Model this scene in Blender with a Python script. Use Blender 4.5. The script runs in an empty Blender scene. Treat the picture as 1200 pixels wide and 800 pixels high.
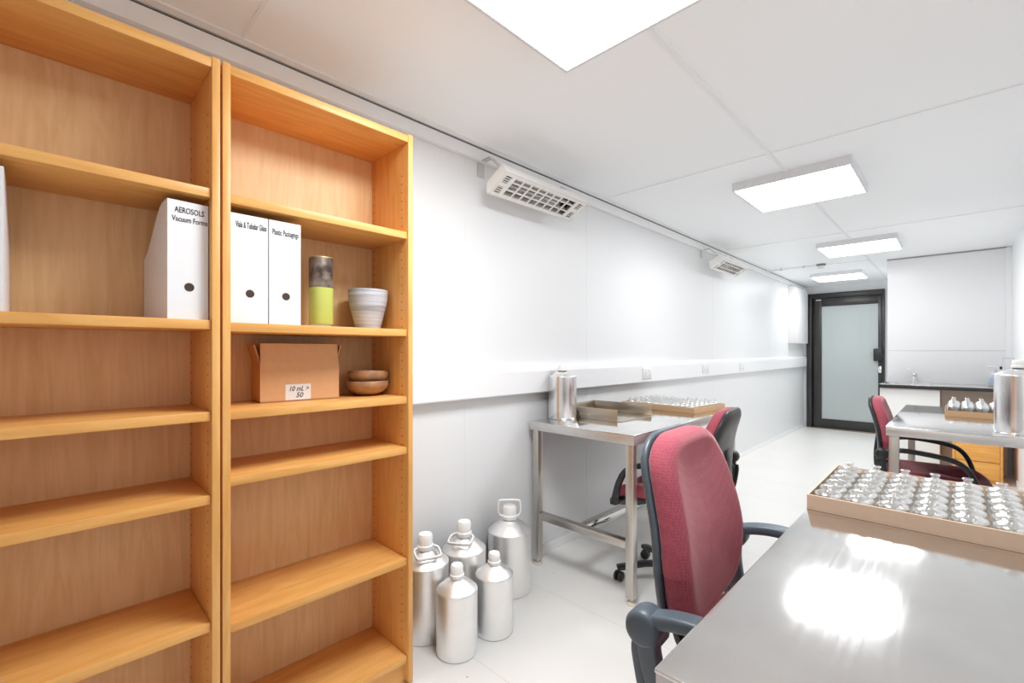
import bpy, bmesh, math, random
from mathutils import Vector, Matrix
random.seed(7)
PI = math.pi
C = bpy.context.scene.collection

# ------------------------------------------------------------------ helpers
def link(o):
    C.objects.link(o)
    return o

def thing(name, label, cat, loc=(0, 0, 0), rotz=0, group=None):
    o = bpy.data.objects.new(name, None)
    o.empty_display_size = .05
    link(o)
    o.location = loc
    o.rotation_euler = (0, 0, rotz)
    o['label'] = label
    o['category'] = cat
    if group:
        o['group'] = group
    return o

def obj(name, bm, m, parent=None, smooth=35):
    me = bpy.data.meshes.new(name)
    bmesh.ops.recalc_face_normals(bm, faces=bm.faces[:])
    bm.to_mesh(me)
    bm.free()
    for mm in (m if isinstance(m, (list, tuple)) else [m]):
        me.materials.append(mm)
    if smooth:
        me.polygons.foreach_set('use_smooth', [True] * len(me.polygons))
        me.set_sharp_from_angle(angle=math.radians(smooth))
    o = bpy.data.objects.new(name, me)
    link(o)
    if parent:
        o.parent = parent
    return o

def tag(o, label, cat, group=None):
    o['label'] = label
    o['category'] = cat
    if group:
        o['group'] = group
    return o

def struct(name, bm, m, parent=None):
    o = obj(name, bm, m, parent, 0)
    if parent is None:
        o['kind'] = 'structure'
    return o

def BM():
    return bmesh.new()

def merge(bm, b2, mat=0, M=None):
    if M is not None:
        b2.transform(M)
    vm = [bm.verts.new(v.co) for v in b2.verts]
    b2.verts.index_update()
    for f in b2.faces:
        try:
            nf = bm.faces.new([vm[v.index] for v in f.verts])
            nf.material_index = mat
        except ValueError:
            pass
    b2.free()

def box(bm, x0, x1, y0, y1, z0, z1, bev=0, mat=0, M=None, seg=2):
    b = bmesh.new()
    bmesh.ops.create_cube(b, size=1)
    b.transform(Matrix.Translation(((x0 + x1) / 2, (y0 + y1) / 2, (z0 + z1) / 2)) @ Matrix.Diagonal((x1 - x0, y1 - y0, z1 - z0, 1)))
    if bev:
        bmesh.ops.bevel(b, geom=b.edges[:], offset=bev, segments=seg, affect='EDGES', profile=.5)
    merge(bm, b, mat, M)
    return bm

def lathe(bm, prof, n=40, mat=0, M=None, loc=(0, 0, 0)):
    b = bmesh.new()
    rings = []
    for r, z in prof:
        if r < 1e-6:
            rings.append([b.verts.new((0, 0, z))])
        else:
            rings.append([b.verts.new((r * math.cos(2 * PI * k / n), r * math.sin(2 * PI * k / n), z)) for k in range(n)])
    for A, B in zip(rings, rings[1:]):
        for k in range(n):
            k2 = (k + 1) % n
            if len(A) == 1 and len(B) == 1:
                continue
            if len(A) == 1:
                b.faces.new((A[0], B[k], B[k2]))
            elif len(B) == 1:
                b.faces.new((A[k], B[0], A[k2]))
            else:
                b.faces.new((A[k], B[k], B[k2], A[k2]))
    b.transform(Matrix.Translation(loc))
    merge(bm, b, mat, M)
    return bm

def smooth_path(pts, n=6, closed=False):
    P = [Vector(p) for p in pts]
    out = []
    m = len(P)
    rng = range(m) if closed else range(m - 1)
    for i in rng:
        p0 = P[(i - 1) % m] if closed or i > 0 else P[i]
        p1 = P[i]
        p2 = P[(i + 1) % m]
        p3 = P[(i + 2) % m] if closed or i + 2 < m else p2
        for k in range(n):
            t = k / n
            out.append(.5 * ((2 * p1) + (p2 - p0) * t + (2 * p0 - 5 * p1 + 4 * p2 - p3) * t * t + (3 * p1 - p0 - 3 * p2 + p3) * t ** 3))
    if not closed:
        out.append(P[-1])
    return out

def sweep(bm, pts, sec, side=(0, 1, 0), closed=False, mat=0):
    """sec: list of (a, b) offsets: a along `side`, b along the normal of the path."""
    b = bmesh.new()
    P = [Vector(p) for p in pts]
    m = len(P)
    rings = []
    for i in range(m):
        if closed:
            t = (P[(i + 1) % m] - P[i - 1]).normalized()
        else:
            t = (P[min(i + 1, m - 1)] - P[max(i - 1, 0)]).normalized()
        s = Vector(side)
        s = (s - t * s.dot(t)).normalized()
        nrm = t.cross(s)
        rings.append([b.verts.new(P[i] + s * a + nrm * c) for a, c in sec])
    k = len(sec)
    for i in range(m if closed else m - 1):
        A, B = rings[i], rings[(i + 1) % m]
        for j in range(k):
            b.faces.new((A[j], A[(j + 1) % k], B[(j + 1) % k], B[j]))
    if not closed:
        b.faces.new(rings[0])
        b.faces.new(rings[-1])
    merge(bm, b, mat)
    return bm

def circ(r, n=10):
    return [(r * math.cos(2 * PI * k / n), r * math.sin(2 * PI * k / n)) for k in range(n)]

def rrect(w, h, r, n=3):
    out = []
    for cx, cy, a0 in ((w / 2 - r, h / 2 - r, 0), (-w / 2 + r, h / 2 - r, 90), (-w / 2 + r, -h / 2 + r, 180), (w / 2 - r, -h / 2 + r, 270)):
        for k in range(n + 1):
            a = math.radians(a0 + 90 * k / n)
            out.append((cx + r * math.cos(a), cy + r * math.sin(a)))
    return out

def roundpoly(pts, rad, n=6):
    """round the corners of a 2-D polygon; rad: one radius per corner."""
    out = []
    m = len(pts)
    for i in range(m):
        p = Vector(pts[i])
        a = (Vector(pts[i - 1]) - p)
        c = (Vector(pts[(i + 1) % m]) - p)
        r = rad[i] if isinstance(rad, (list, tuple)) else rad
        a = a.normalized() * r
        c = c.normalized() * r
        for k in range(n + 1):
            t = k / n
            out.append(tuple((p + a) * (1 - t) ** 2 + p * 2 * t * (1 - t) + (p + c) * t ** 2))
    return out

def prism(bm, pts, d0, d1, axis='y', mat=0):
    """extrude a polygon: axis y -> pts are (x, z); axis x -> (y, z); axis z -> (x, y)."""
    def P(p, d):
        return {'y': (p[0], d, p[1]), 'x': (d, p[0], p[1]), 'z': (p[0], p[1], d)}[axis]
    A = [bm.verts.new(P(p, d0)) for p in pts]
    B = [bm.verts.new(P(p, d1)) for p in pts]
    n = len(pts)
    fs = [bm.faces.new(A), bm.faces.new(B[::-1])]
    for i in range(n):
        fs.append(bm.faces.new((A[i], A[(i + 1) % n], B[(i + 1) % n], B[i])))
    for f in fs:
        f.material_index = mat
    return bm

def copy_tree(o, loc=None, label=None, rotz=None):
    def cp(q, par):
        c = q.copy()
        C.objects.link(c)
        if par:
            c.parent = par
        for ch in [x for x in kids.get(q.name, [])]:
            cp(ch, c)
        return c
    kids = {}
    for x in list(o.children_recursive):
        kids.setdefault(x.parent.name, []).append(x)
    r = cp(o, None)
    if loc is not None:
        r.location = loc
    if rotz is not None:
        r.rotation_euler = (0, 0, rotz)
    if label:
        r['label'] = label
    return r

def text_mesh(name, lines, size, m, parent, M, spacing=1.0, width=1.0, bold=.0):
    """lettering as a thin mesh; M places it in the parent's space (text lies in XY)."""
    cu = bpy.data.curves.new(name, 'FONT')
    cu.body = lines
    cu.size = size
    cu.align_x = 'CENTER'
    cu.space_line = spacing
    cu.offset = bold
    cu.extrude = .0003
    cu.resolution_u = 3
    t = bpy.data.objects.new(name, cu)
    C.objects.link(t)
    dg = bpy.context.evaluated_depsgraph_get()
    me = bpy.data.meshes.new_from_object(t.evaluated_get(dg))
    bpy.data.objects.remove(t)
    me.transform(M @ Matrix.Diagonal((width, 1, 1, 1)))
    me.materials.clear()
    me.materials.append(m)
    o = bpy.data.objects.new(name, me)
    link(o)
    o.parent = parent
    return o

FACE_X = Matrix(((0, 0, 1, 0), (1, 0, 0, 0), (0, 1, 0, 0), (0, 0, 0, 1)))   # text x -> +Y, text y -> +Z, normal -> +X

# ------------------------------------------------------------------ materials
def new_mat(name):
    m = bpy.data.materials.new(name)
    m.use_nodes = True
    nt = m.node_tree
    return m, nt, nt.nodes, nt.links, nt.nodes['Principled BSDF']

def plain(name, col, rough=.5, metal=0, spec=.5, noise=0, nscale=30, bump=0, bscale=200, **kw):
    m, nt, N, L, P = new_mat(name)
    P.inputs['Base Color'].default_value = (*col, 1)
    P.inputs['Roughness'].default_value = rough
    P.inputs['Metallic'].default_value = metal
    P.inputs['Specular IOR Level'].default_value = spec
    for k, v in kw.items():
        P.inputs[k].default_value = v
    tc = N.new('ShaderNodeTexCoord')
    if noise:
        nz = N.new('ShaderNodeTexNoise')
        nz.inputs['Scale'].default_value = nscale
        nz.inputs['Detail'].default_value = 4
        L.new(tc.outputs['Object'], nz.inputs['Vector'])
        mx = N.new('ShaderNodeMix')
        mx.data_type = 'RGBA'
        mx.inputs['A'].default_value = (*[c * (1 - noise) for c in col], 1)
        mx.inputs['B'].default_value = (*[min(1, c * (1 + noise)) for c in col], 1)
        L.new(nz.outputs['Fac'], mx.inputs['Factor'])
        L.new(mx.outputs['Result'], P.inputs['Base Color'])
    if bump:
        nb = N.new('ShaderNodeTexNoise')
        nb.inputs['Scale'].default_value = bscale
        L.new(tc.outputs['Object'], nb.inputs['Vector'])
        bp = N.new('ShaderNodeBump')
        bp.inputs['Strength'].default_value = bump
        bp.inputs['Distance'].default_value = .002
        L.new(nb.outputs['Fac'], bp.inputs['Height'])
        L.new(bp.outputs['Normal'], P.inputs['Normal'])
    return m

def wood(name, c_dark, c_light, axis, rough=.38, fig=1.0):
    """birch: long fine grain along one axis plus broad figure."""
    m, nt, N, L, P = new_mat(name)
    tc = N.new('ShaderNodeTexCoord')
    mp = N.new('ShaderNodeMapping')
    sc = [9.0, 9.0, 9.0]
    sc['xyz'.index(axis)] = .9
    mp.inputs['Scale'].default_value = sc
    oi = N.new('ShaderNodeObjectInfo')
    L.new(tc.outputs['Object'], mp.inputs['Vector'])
    vm = N.new('ShaderNodeVectorMath')
    vm.operation = 'ADD'
    sh = N.new('ShaderNodeVectorMath')
    sh.operation = 'SCALE'
    sh.inputs[0].default_value = (17, 31, 23)
    L.new(oi.outputs['Random'], sh.inputs['Scale'])
    L.new(mp.outputs['Vector'], vm.inputs[0])
    L.new(sh.outputs['Vector'], vm.inputs[1])
    n1 = N.new('ShaderNodeTexNoise')
    n1.inputs['Scale'].default_value = 1.1
    n1.inputs['Detail'].default_value = 3
    n1.inputs['Distortion'].default_value = 1.4 * fig
    L.new(vm.outputs['Vector'], n1.inputs['Vector'])
    wv = N.new('ShaderNodeMath')
    wv.operation = 'MULTIPLY'
    wv.inputs[1].default_value = 26
    L.new(n1.outputs['Fac'], wv.inputs[0])
    sn = N.new('ShaderNodeMath')
    sn.operation = 'SINE'
    L.new(wv.outputs[0], sn.inputs[0])
    n2 = N.new('ShaderNodeTexNoise')
    n2.inputs['Scale'].default_value = 7
    n2.inputs['Detail'].default_value = 3
    L.new(vm.outputs['Vector'], n2.inputs['Vector'])
    mr = N.new('ShaderNodeMath')
    mr.operation = 'MULTIPLY_ADD'
    mr.inputs[1].default_value = .16
    L.new(sn.outputs[0], mr.inputs[0])
    L.new(n2.outputs['Fac'], mr.inputs[2])
    cr = N.new('ShaderNodeValToRGB')
    cr.color_ramp.elements[0].position = .15
    cr.color_ramp.elements[0].color = (*c_dark, 1)
    cr.color_ramp.elements[1].position = .85
    cr.color_ramp.elements[1].color = (*c_light, 1)
    L.new(mr.outputs[0], cr.inputs['Fac'])
    L.new(cr.outputs['Color'], P.inputs['Base Color'])
    P.inputs['Roughness'].default_value = rough
    P.inputs['Specular IOR Level'].default_value = .35
    return m

def steel(name, col=(.63, .61, .58), rough=.3, axis='y', smear=.05, coord='Object'):
    """brushed stainless: streaked roughness along one axis, smudges."""
    m, nt, N, L, P = new_mat(name)
    P.inputs['Metallic'].default_value = 1
    tc = N.new('ShaderNodeTexCoord')
    mp = N.new('ShaderNodeMapping')
    sc = [160.0, 160.0, 160.0]
    sc['xyz'.index(axis)] = 3
    mp.inputs['Scale'].default_value = sc
    L.new(tc.outputs[coord], mp.inputs['Vector'])
    n1 = N.new('ShaderNodeTexNoise')
    n1.inputs['Scale'].default_value = 1
    n1.inputs['Detail'].default_value = 3
    L.new(mp.outputs['Vector'], n1.inputs['Vector'])
    n2 = N.new('ShaderNodeTexNoise')
    n2.inputs['Scale'].default_value = 9
    n2.inputs['Detail'].default_value = 6
    L.new(tc.outputs[coord], n2.inputs['Vector'])
    ad = N.new('ShaderNodeMath')
    ad.operation = 'ADD'
    L.new(n1.outputs['Fac'], ad.inputs[0])
    L.new(n2.outputs['Fac'], ad.inputs[1])
    mr = N.new('ShaderNodeMapRange')
    mr.inputs['From Min'].default_value = .6
    mr.inputs['From Max'].default_value = 1.4
    mr.inputs['To Min'].default_value = rough - smear
    mr.inputs['To Max'].default_value = rough + smear
    L.new(ad.outputs[0], mr.inputs['Value'])
    L.new(mr.outputs['Result'], P.inputs['Roughness'])
    mx = N.new('ShaderNodeMix')
    mx.data_type = 'RGBA'
    mx.inputs['A'].default_value = (*[c * .88 for c in col], 1)
    mx.inputs['B'].default_value = (*[min(1, c * 1.1) for c in col], 1)
    L.new(n2.outputs['Fac'], mx.inputs['Factor'])
    L.new(mx.outputs['Result'], P.inputs['Base Color'])
    bp = N.new('ShaderNodeBump')
    N.remove(bp)
    return m

def fabric(name, c1, c2):
    m, nt, N, L, P = new_mat(name)
    tc = N.new('ShaderNodeTexCoord')
    vo = N.new('ShaderNodeTexVoronoi')
    vo.inputs['Scale'].default_value = 170
    vo.inputs['Randomness'].default_value = .35
    L.new(tc.outputs['Object'], vo.inputs['Vector'])
    nz = N.new('ShaderNodeTexNoise')
    nz.inputs['Scale'].default_value = 12
    L.new(tc.outputs['Object'], nz.inputs['Vector'])
    ad = N.new('ShaderNodeMath')
    ad.operation = 'MULTIPLY_ADD'
    ad.inputs[1].default_value = .5
    L.new(nz.outputs['Fac'], ad.inputs[0])
    L.new(vo.outputs['Distance'], ad.inputs[2])
    mx = N.new('ShaderNodeMix')
    mx.data_type = 'RGBA'
    mx.inputs['A'].default_value = (*c2, 1)
    mx.inputs['B'].default_value = (*c1, 1)
    L.new(ad.outputs[0], mx.inputs['Factor'])
    L.new(mx.outputs['Result'], P.inputs['Base Color'])
    P.inputs['Roughness'].default_value = .85
    P.inputs['Sheen Weight'].default_value = .5
    P.inputs['Sheen Roughness'].default_value = .4
    P.inputs['Sheen Tint'].default_value = (1, .75, .72, 1)
    P.inputs['Specular IOR Level'].default_value = .2
    bp = N.new('ShaderNodeBump')
    bp.invert = True
    bp.inputs['Strength'].default_value = .35
    bp.inputs['Distance'].default_value = .0015
    L.new(vo.outputs['Distance'], bp.inputs['Height'])
    L.new(bp.outputs['Normal'], P.inputs['Normal'])
    return m

def emit(name, col, s):
    m, nt, N, L, P = new_mat(name)
    P.inputs['Base Color'].default_value = (.9, .9, .9, 1)
    P.inputs['Emission Color'].default_value = (*col, 1)
    P.inputs['Emission Strength'].default_value = s
    return m

def floor_mat():
    m, nt, N, L, P = new_mat('painted_floor')
    tc = N.new('ShaderNodeTexCoord')
    big = N.new('ShaderNodeTexNoise')
    big.inputs['Scale'].default_value = 2.2
    big.inputs['Detail'].default_value = 6
    L.new(tc.outputs['Object'], big.inputs['Vector'])
    mx = N.new('ShaderNodeMix')
    mx.data_type = 'RGBA'
    mx.inputs['A'].default_value = (.83, .815, .785, 1)
    mx.inputs['B'].default_value = (.90, .885, .86, 1)
    L.new(big.outputs['Fac'], mx.inputs['Factor'])
    # board joints
    br = N.new('ShaderNodeTexBrick')
    br.inputs['Scale'].default_value = 1
    br.inputs['Brick Width'].default_value = 2.4
    br.inputs['Row Height'].default_value = .61
    br.inputs['Mortar Size'].default_value = .0015
    br.inputs['Color1'].default_value = (1, 1, 1, 1)
    br.inputs['Color2'].default_value = (1, 1, 1, 1)
    br.inputs['Mortar'].default_value = (.80, .78, .75, 1)
    L.new(tc.outputs['Object'], br.inputs['Vector'])
    m2 = N.new('ShaderNodeMix')
    m2.data_type = 'RGBA'
    m2.blend_type = 'MULTIPLY'
    m2.inputs['Factor'].default_value = 1
    L.new(mx.outputs['Result'], m2.inputs['A'])
    L.new(br.outputs['Color'], m2.inputs['B'])
    # chips and specks of dirt
    vo = N.new('ShaderNodeTexVoronoi')
    vo.inputs['Scale'].default_value = 5.5
    L.new(tc.outputs['Object'], vo.inputs['Vector'])
    nn = N.new('ShaderNodeTexNoise')
    nn.inputs['Scale'].default_value = 60
    L.new(tc.outputs['Object'], nn.inputs['Vector'])
    ma = N.new('ShaderNodeMath')
    ma.operation = 'MULTIPLY_ADD'
    ma.inputs[1].default_value = .07
    L.new(nn.outputs['Fac'], ma.inputs[0])
    L.new(vo.outputs['Distance'], ma.inputs[2])
    lt = N.new('ShaderNodeMath')
    lt.operation = 'LESS_THAN'
    lt.inputs[1].default_value = .062
    L.new(ma.outputs[0], lt.inputs[0])
    m3 = N.new('ShaderNodeMix')
    m3.data_type = 'RGBA'
    L.new(lt.outputs[0], m3.inputs['Factor'])
    L.new(m2.outputs['Result'], m3.inputs['A'])
    m3.inputs['B'].default_value = (.42, .38, .33, 1)
    L.new(m3.outputs['Result'], P.inputs['Base Color'])
    P.inputs['Roughness'].default_value = .33
    P.inputs['Specular IOR Level'].default_value = .4
    bp = N.new('ShaderNodeBump')
    bp.inputs['Strength'].default_value = .05
    bp.inputs['Distance'].default_value = .004
    L.new(big.outputs['Fac'], bp.inputs['Height'])
    L.new(bp.outputs['Normal'], P.inputs['Normal'])
    return m

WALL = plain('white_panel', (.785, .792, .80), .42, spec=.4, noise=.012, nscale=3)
WALLB = plain('white_panel_bounce', (.93, .935, .945), .42, spec=.4, noise=.012, nscale=3)  # same white panel, colour kept paler to throw more bounced light
CEIL = plain('ceiling_panel', (.955, .972, .985), .45, spec=.35, noise=.01, nscale=2)
TRIM = plain('white_trim', (.88, .885, .89), .35)
PVC = plain('white_plastic_trunking', (.86, .86, .87), .3)
GAP = plain('dark_gap', (.03, .03, .03), .8)
FLOOR = floor_mat()
WX = wood('birch_grain_deep', (.66, .315, .080), (.78, .43, .140), 'y')
WZ = wood('birch_grain_upright', (.66, .315, .083), (.78, .43, .145), 'z')
WB = wood('birch_back_board', (.66, .425, .205), (.76, .525, .285), 'z', .5, 1.6)
PINE = wood('orange_pine', (.74, .35, .08), (.88, .46, .13), 'x', .4)
ST_Y = steel('brushed_steel_long', (.76, .745, .73), .118, 'y', .03)
ST_E = steel('satin_steel_edge', (.68, .67, .66), .42, 'x', .05)
ST_Z = steel('brushed_steel_upright', (.60, .57, .53), .33, 'z')
ST_T = steel('worn_steel_tray', (.52, .47, .40), .32, 'x')
ALU = steel('spun_aluminium', (.93, .925, .915), .42, 'z', .05)
ALU2 = steel('polished_aluminium', (.90, .905, .92), .25, 'z', .04)
CHROME = plain('chrome', (.8, .8, .8), .12, 1)
CAPW = plain('white_cap_plastic', (.90, .895, .88), .4)
FAB = fabric('burgundy_weave', (.44, .100, .128), (.28, .050, .095))
SHELL = plain('slate_plastic', (.075, .10, .125), .38, noise=.15, nscale=14, bump=.1, bscale=400)
BLACK = plain('black_plastic', (.018, .018, .02), .35)
PAPER = plain('white_card', (.76, .76, .775), .55)
INK = plain('black_ink', (.01, .01, .012), .6)
CARD = plain('brown_cardboard', (.64, .365, .18), .7, noise=.06, nscale=60)
CARD2 = plain('pale_cardboard', (.78, .58, .42), .7, noise=.05, nscale=60)
CARD3 = plain('tan_cardboard', (.74, .47, .26), .7, noise=.05, nscale=60)
m, nt, N, L, P = new_mat('thin_clear_glass')      # thin-walled: passes light, mirrors at the rims
lw = N.new('ShaderNodeLayerWeight'); lw.inputs['Blend'].default_value = .45
mrg = N.new('ShaderNodeMapRange'); mrg.inputs['To Min'].default_value = .15; mrg.inputs['To Max'].default_value = .8
tb = N.new('ShaderNodeBsdfTransparent'); tb.inputs['Color'].default_value = (.97, .98, .98, 1)
gb = N.new('ShaderNodeBsdfGlossy'); gb.inputs['Color'].default_value = (.98, .98, .98, 1); gb.inputs['Roughness'].default_value = .12
ms = N.new('ShaderNodeMixShader')
L.new(lw.outputs['Facing'], mrg.inputs['Value']); L.new(mrg.outputs['Result'], ms.inputs['Fac'])
L.new(tb.outputs[0], ms.inputs[1]); L.new(gb.outputs[0], ms.inputs[2]); L.new(ms.outputs[0], N['Material Output'].inputs['Surface'])
GLASS = m
LAMP = emit('lamp_diffuser', (.95, .98, 1), 26)
LAMPM = emit('lamp_diffuser_middle', (.955, .982, 1), 16.5)
LAMPF = emit('lamp_diffuser_dimmer', (.97, .988, 1), 12.5)
DOORM = plain('dark_bronze_aluminium', (.040, .038, .037), .33, .3)
FROST = plain('frosted_glass', (.46, .505, .50), .14, noise=.06, nscale=2)
HEATW = plain('cream_enamel', (.86, .835, .80), .4)
REFL = plain('heater_reflector', (.75, .74, .72), .2, 1)
QUARTZ = plain('quartz_tube', (.8, .78, .75), .15, **{'Transmission Weight': .6})
GALV = plain('galvanised_bracket', (.62, .62, .62), .4, .5)
TAUPE = plain('taupe_board', (.72, .66, .59), .6)
CABW = plain('white_laminate', (.82, .81, .79), .4)
TOPD = plain('dark_worktop_edge', (.02, .02, .02), .4)
HOLE = plain('peg_hole', (.10, .045, .015), .9)

# ------------------------------------------------------------------ the room
YB, YE, YD, XR, ZC = -1.9, 6.9, 8.87, 2.235, 2.33
struct('floor', box(BM(), -.1, XR + .1, YB - .1, YD + .1, -.1, 0), FLOOR)
struct('ceiling', box(BM(), -.1, XR + .1, YB - .1, YD + .1, ZC, ZC + .1), CEIL)
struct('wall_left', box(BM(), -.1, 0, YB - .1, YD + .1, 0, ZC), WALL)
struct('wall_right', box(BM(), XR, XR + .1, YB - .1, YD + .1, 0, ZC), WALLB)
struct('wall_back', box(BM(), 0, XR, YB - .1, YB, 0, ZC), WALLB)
struct('wall_end', box(BM(), 1.25, XR, YE, YD, 0, ZC), WALL)
bm = BM()
box(bm, 0, .048, YD, YD + .1, 0, ZC)
box(bm, 1.056, 1.25, YD, YD + .1, 0, ZC)
box(bm, .048, 1.056, YD, YD + .1, 2.205, ZC)
struct('wall_far', bm, WALL)
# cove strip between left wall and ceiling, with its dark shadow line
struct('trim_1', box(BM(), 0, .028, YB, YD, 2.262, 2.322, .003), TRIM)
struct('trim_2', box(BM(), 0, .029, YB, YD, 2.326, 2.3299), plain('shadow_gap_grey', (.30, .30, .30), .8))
struct('trim_3', box(BM(), .06, .075, YB, YD, 2.325, 2.33), TRIM)
# ceiling joints
struct('trim_4', box(BM(), 1.090, 1.110, YB, 8.8, 2.322, 2.33, .003), TRIM)
bm = BM()
for y in (.47, 2.75, 5.05, 6.75):
    box(bm, .075, 1.085, y - .006, y + .006, 2.326, 2.3305, .001)
    if y < 6:
        box(bm, 1.115, XR, y - .006, y + .006, 2.326, 2.3305, .001)
struct('trim_5', bm, TRIM)
# left wall sheet joints
bm = BM()
for y in (1.53, 2.62, 4.9, 7.2):
    box(bm, -.004, .0012, y - .012, y + .012, .06, 2.262, .0005)
struct('trim_6', bm, WALL)
struct('baseboard_left', box(BM(), 0, .010, YB, YD, 0, .055, .003), TRIM)
struct('baseboard_right', box(BM(), XR - .010, XR, YB, 6.3, 0, .055, .003), TRIM)
# end wall glossy sheets, joint above the splashback, corner strip
bm = BM()
box(bm, 1.252, 2.19, YE - .008, YE, 1.262, 2.315, .002)
box(bm, 1.252, 2.19, YE - .008, YE, .9, 1.256, .002)
struct('trim_7', bm, plain('glossy_wall_sheet', (.85, .85, .86), .25))
struct('trim_8', box(BM(), 2.19, XR, YE - .018, YE, 0, 2.32, .003), TRIM)
struct('trim_9', box(BM(), 1.245, 2.2, YE - .012, YE, 2.316, 2.3299), plain('grey_seal', (.35, .34, .33), .6))
# dado trunking
bm = BM()
prism(bm, [(0, 1.005), (.05, 1.005), (.055, 1.012), (.055, 1.135), (.048, 1.158), (.030, 1.168), (0, 1.168)], -.30, 2.15, 'y')
prism(bm, [(0, 1.005), (.05, 1.005), (.055, 1.012), (.055, 1.135), (.048, 1.158), (.030, 1.168), (0, 1.168)], 2.152, 8.8, 'y')
struct('trim_10', bm, PVC)

def socket(y, n, label):
    t = thing('wall_socket', label, 'socket', (.055, y, 1.078), 0, 'sockets along the wall trunking')
    obj('faceplate', box(BM(), 0, .008, -.073, .073, -.043, .043, .003), PAPER, t)
    for s in (-1, 1):
        obj('switch', box(BM(), .008, .012, s * .028 - .007, s * .028 + .007, .012, .03, .001), CAPW, t)
        b = BM()
        for dy, dz, w, h in ((0, .004, .004, .008), (-.011, -.016, .007, .004), (.011, -.016, .007, .004)):
            box(b, .006, .0085, s * .04 + dy - w / 2, s * .04 + dy + w / 2, dz - h / 2 - .004, dz + h / 2 - .004)
        obj('pin_hole', b, GAP, t)
        b = BM()
    b.free()
socket(3.36, 0, 'white double socket on wall trunking above left steel table')
socket(4.55, 1, 'white double socket on wall trunking, middle of the three')
socket(5.60, 2, 'white double socket on wall trunking, farthest down the room')

# ------------------------------------------------------------------ ceiling lights
def light(x, y, label, w=.6, lm=None):
    t = thing('ceiling_light', label, 'light', (x, y, ZC), 0, 'square ceiling light panels')
    h = w / 2
    b = BM()
    box(b, -h - .012, -h, -h - .012, h + .012, -.052, 0)
    box(b, h, h + .012, -h - .012, h + .012, -.052, 0)
    box(b, -h, h, -h - .012, -h, -.052, 0)
    box(b, -h, h, h, h + .012, -.052, 0)
    obj('light_frame', b, PAPER, t, 0)
    b = BM()
    f = b.faces.new([b.verts.new(p) for p in ((-h, -h, -.049), (-h, h, -.049), (h, h, -.049), (h, -h, -.049))])
    me_o = obj('diffuser', b, lm or LAMP, t, 0)
    # make sure the glowing side looks down
    if me_o.data.polygons[0].normal.z > 0:
        me_o.data.flip_normals()
    return t
light(1.11, 1.03, 'large square ceiling light panel nearest, over the maroon chair')
light(1.11, 3.39, 'square ceiling light panel, second nearest of the four in view', .6, LAMPM)
light(1.135, 5.69, 'square ceiling light panel, third nearest, before the sink wall', .6, LAMPF)
light(.66, 7.72, 'small ceiling light panel in the passage by the glass door', .56, LAMPF)

# ------------------------------------------------------------------ far door
d = thing('door_1', 'dark framed frosted glass door at the far end', 'door', (0, YD, 0))
d['kind'] = 'structure'
b = BM()
box(b, .05, .118, -.06, .09, 0, 2.2, .004)
box(b, 1.03, 1.054, -.06, .09, 0, 2.2, .004)
box(b, .118, 1.03, -.06, .09, 2.12, 2.2, .004)
box(b, .118, 1.03, -.02, .09, 2.09, 2.12, .003)
obj('door_frame', b, DOORM, d)
b = BM()
box(b, .118, .150, .02, .09, .01, 2.09, .003)
obj('frame_recess', b, BLACK, d)
b = BM()
box(b, .152, .258, -.045, -.005, .015, 2.1, .003)
box(b, .978, 1.028, -.045, -.005, .015, 2.1, .003)
box(b, .258, .978, -.045, -.005, 1.985, 2.1, .003)
box(b, .258, .978, -.045, -.005, .015, .165, .003)
obj('door_leaf', b, DOORM, d)
obj('glass_pane', box(BM(), .25, .985, -.030, -.018, .16, 1.99), FROST, d, 0)
b = BM()
box(b, .925, 1.035, -.095, -.045, 1.11, 1.30, .008)
obj('door_handle', b, BLACK, d)
b = BM()
M = Matrix.Translation((1.0, -.046, .985)) @ Matrix.Rotation(PI / 2, 4, 'X')
lathe(b, [(0, 0), (.022, 0), (.022, .012), (.010, .014), (0, .014)], 20, 0, M)
box(b, .982, 1.018, -.049, -.044, .93, 1.03, .002)
obj('lock', b, CHROME, d)
obj('threshold', box(BM(), .05, 1.05, -.07, .09, 0, .012, .003), plain('brass_threshold', (.45, .36, .25), .45, .6), d)
obj('closer_light', box(BM(), .18, .25, -.052, -.045, 2.085, 2.1, .002), PAPER, d)

# white electrical cover near the door on the left wall
t = thing('wall_cabinet', 'flat white cabinet high on left wall beside the glass door', 'cabinet', (0, 8.25, 1.38))
obj('casing', box(BM(), 0, .08, -.38, .45, 0, .86, .004), CABW, t)
obj('door', box(BM(), .08, .092, -.375, .445, .004, .856, .003), PAPER, t)
# thin conduit and sensor on the ceiling
t = thing('ceiling_conduit', 'thin pipe across the ceiling from left wall near the passage', 'pipe', (0, 6.67, ZC))
b = BM()
sweep(b, [(.03, 0, -.014), (.6, 0, -.014)], circ(.009, 10), (0, 1, 0))
obj('conduit', b, PVC, t)
for x in (.2, .45):
    obj('clip', box(BM(), x - .008, x + .008, -.013, .013, -.026, 0, .002), GALV, t)
t = thing('smoke_detector', 'small ceiling sensor with grey base at end of thin pipe', 'sensor', (.635, 6.67, ZC))
obj('base', lathe(BM(), [(0, 0), (.05, 0), (.05, -.018), (.04, -.024), (0, -.024)], 28), plain('grey_plastic', (.25, .24, .23), .5), t)
obj('cover', lathe(BM(), [(0, -.024), (.036, -.024), (.036, -.04), (.025, -.055), (0, -.058)], 28), PAPER, t)

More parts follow.
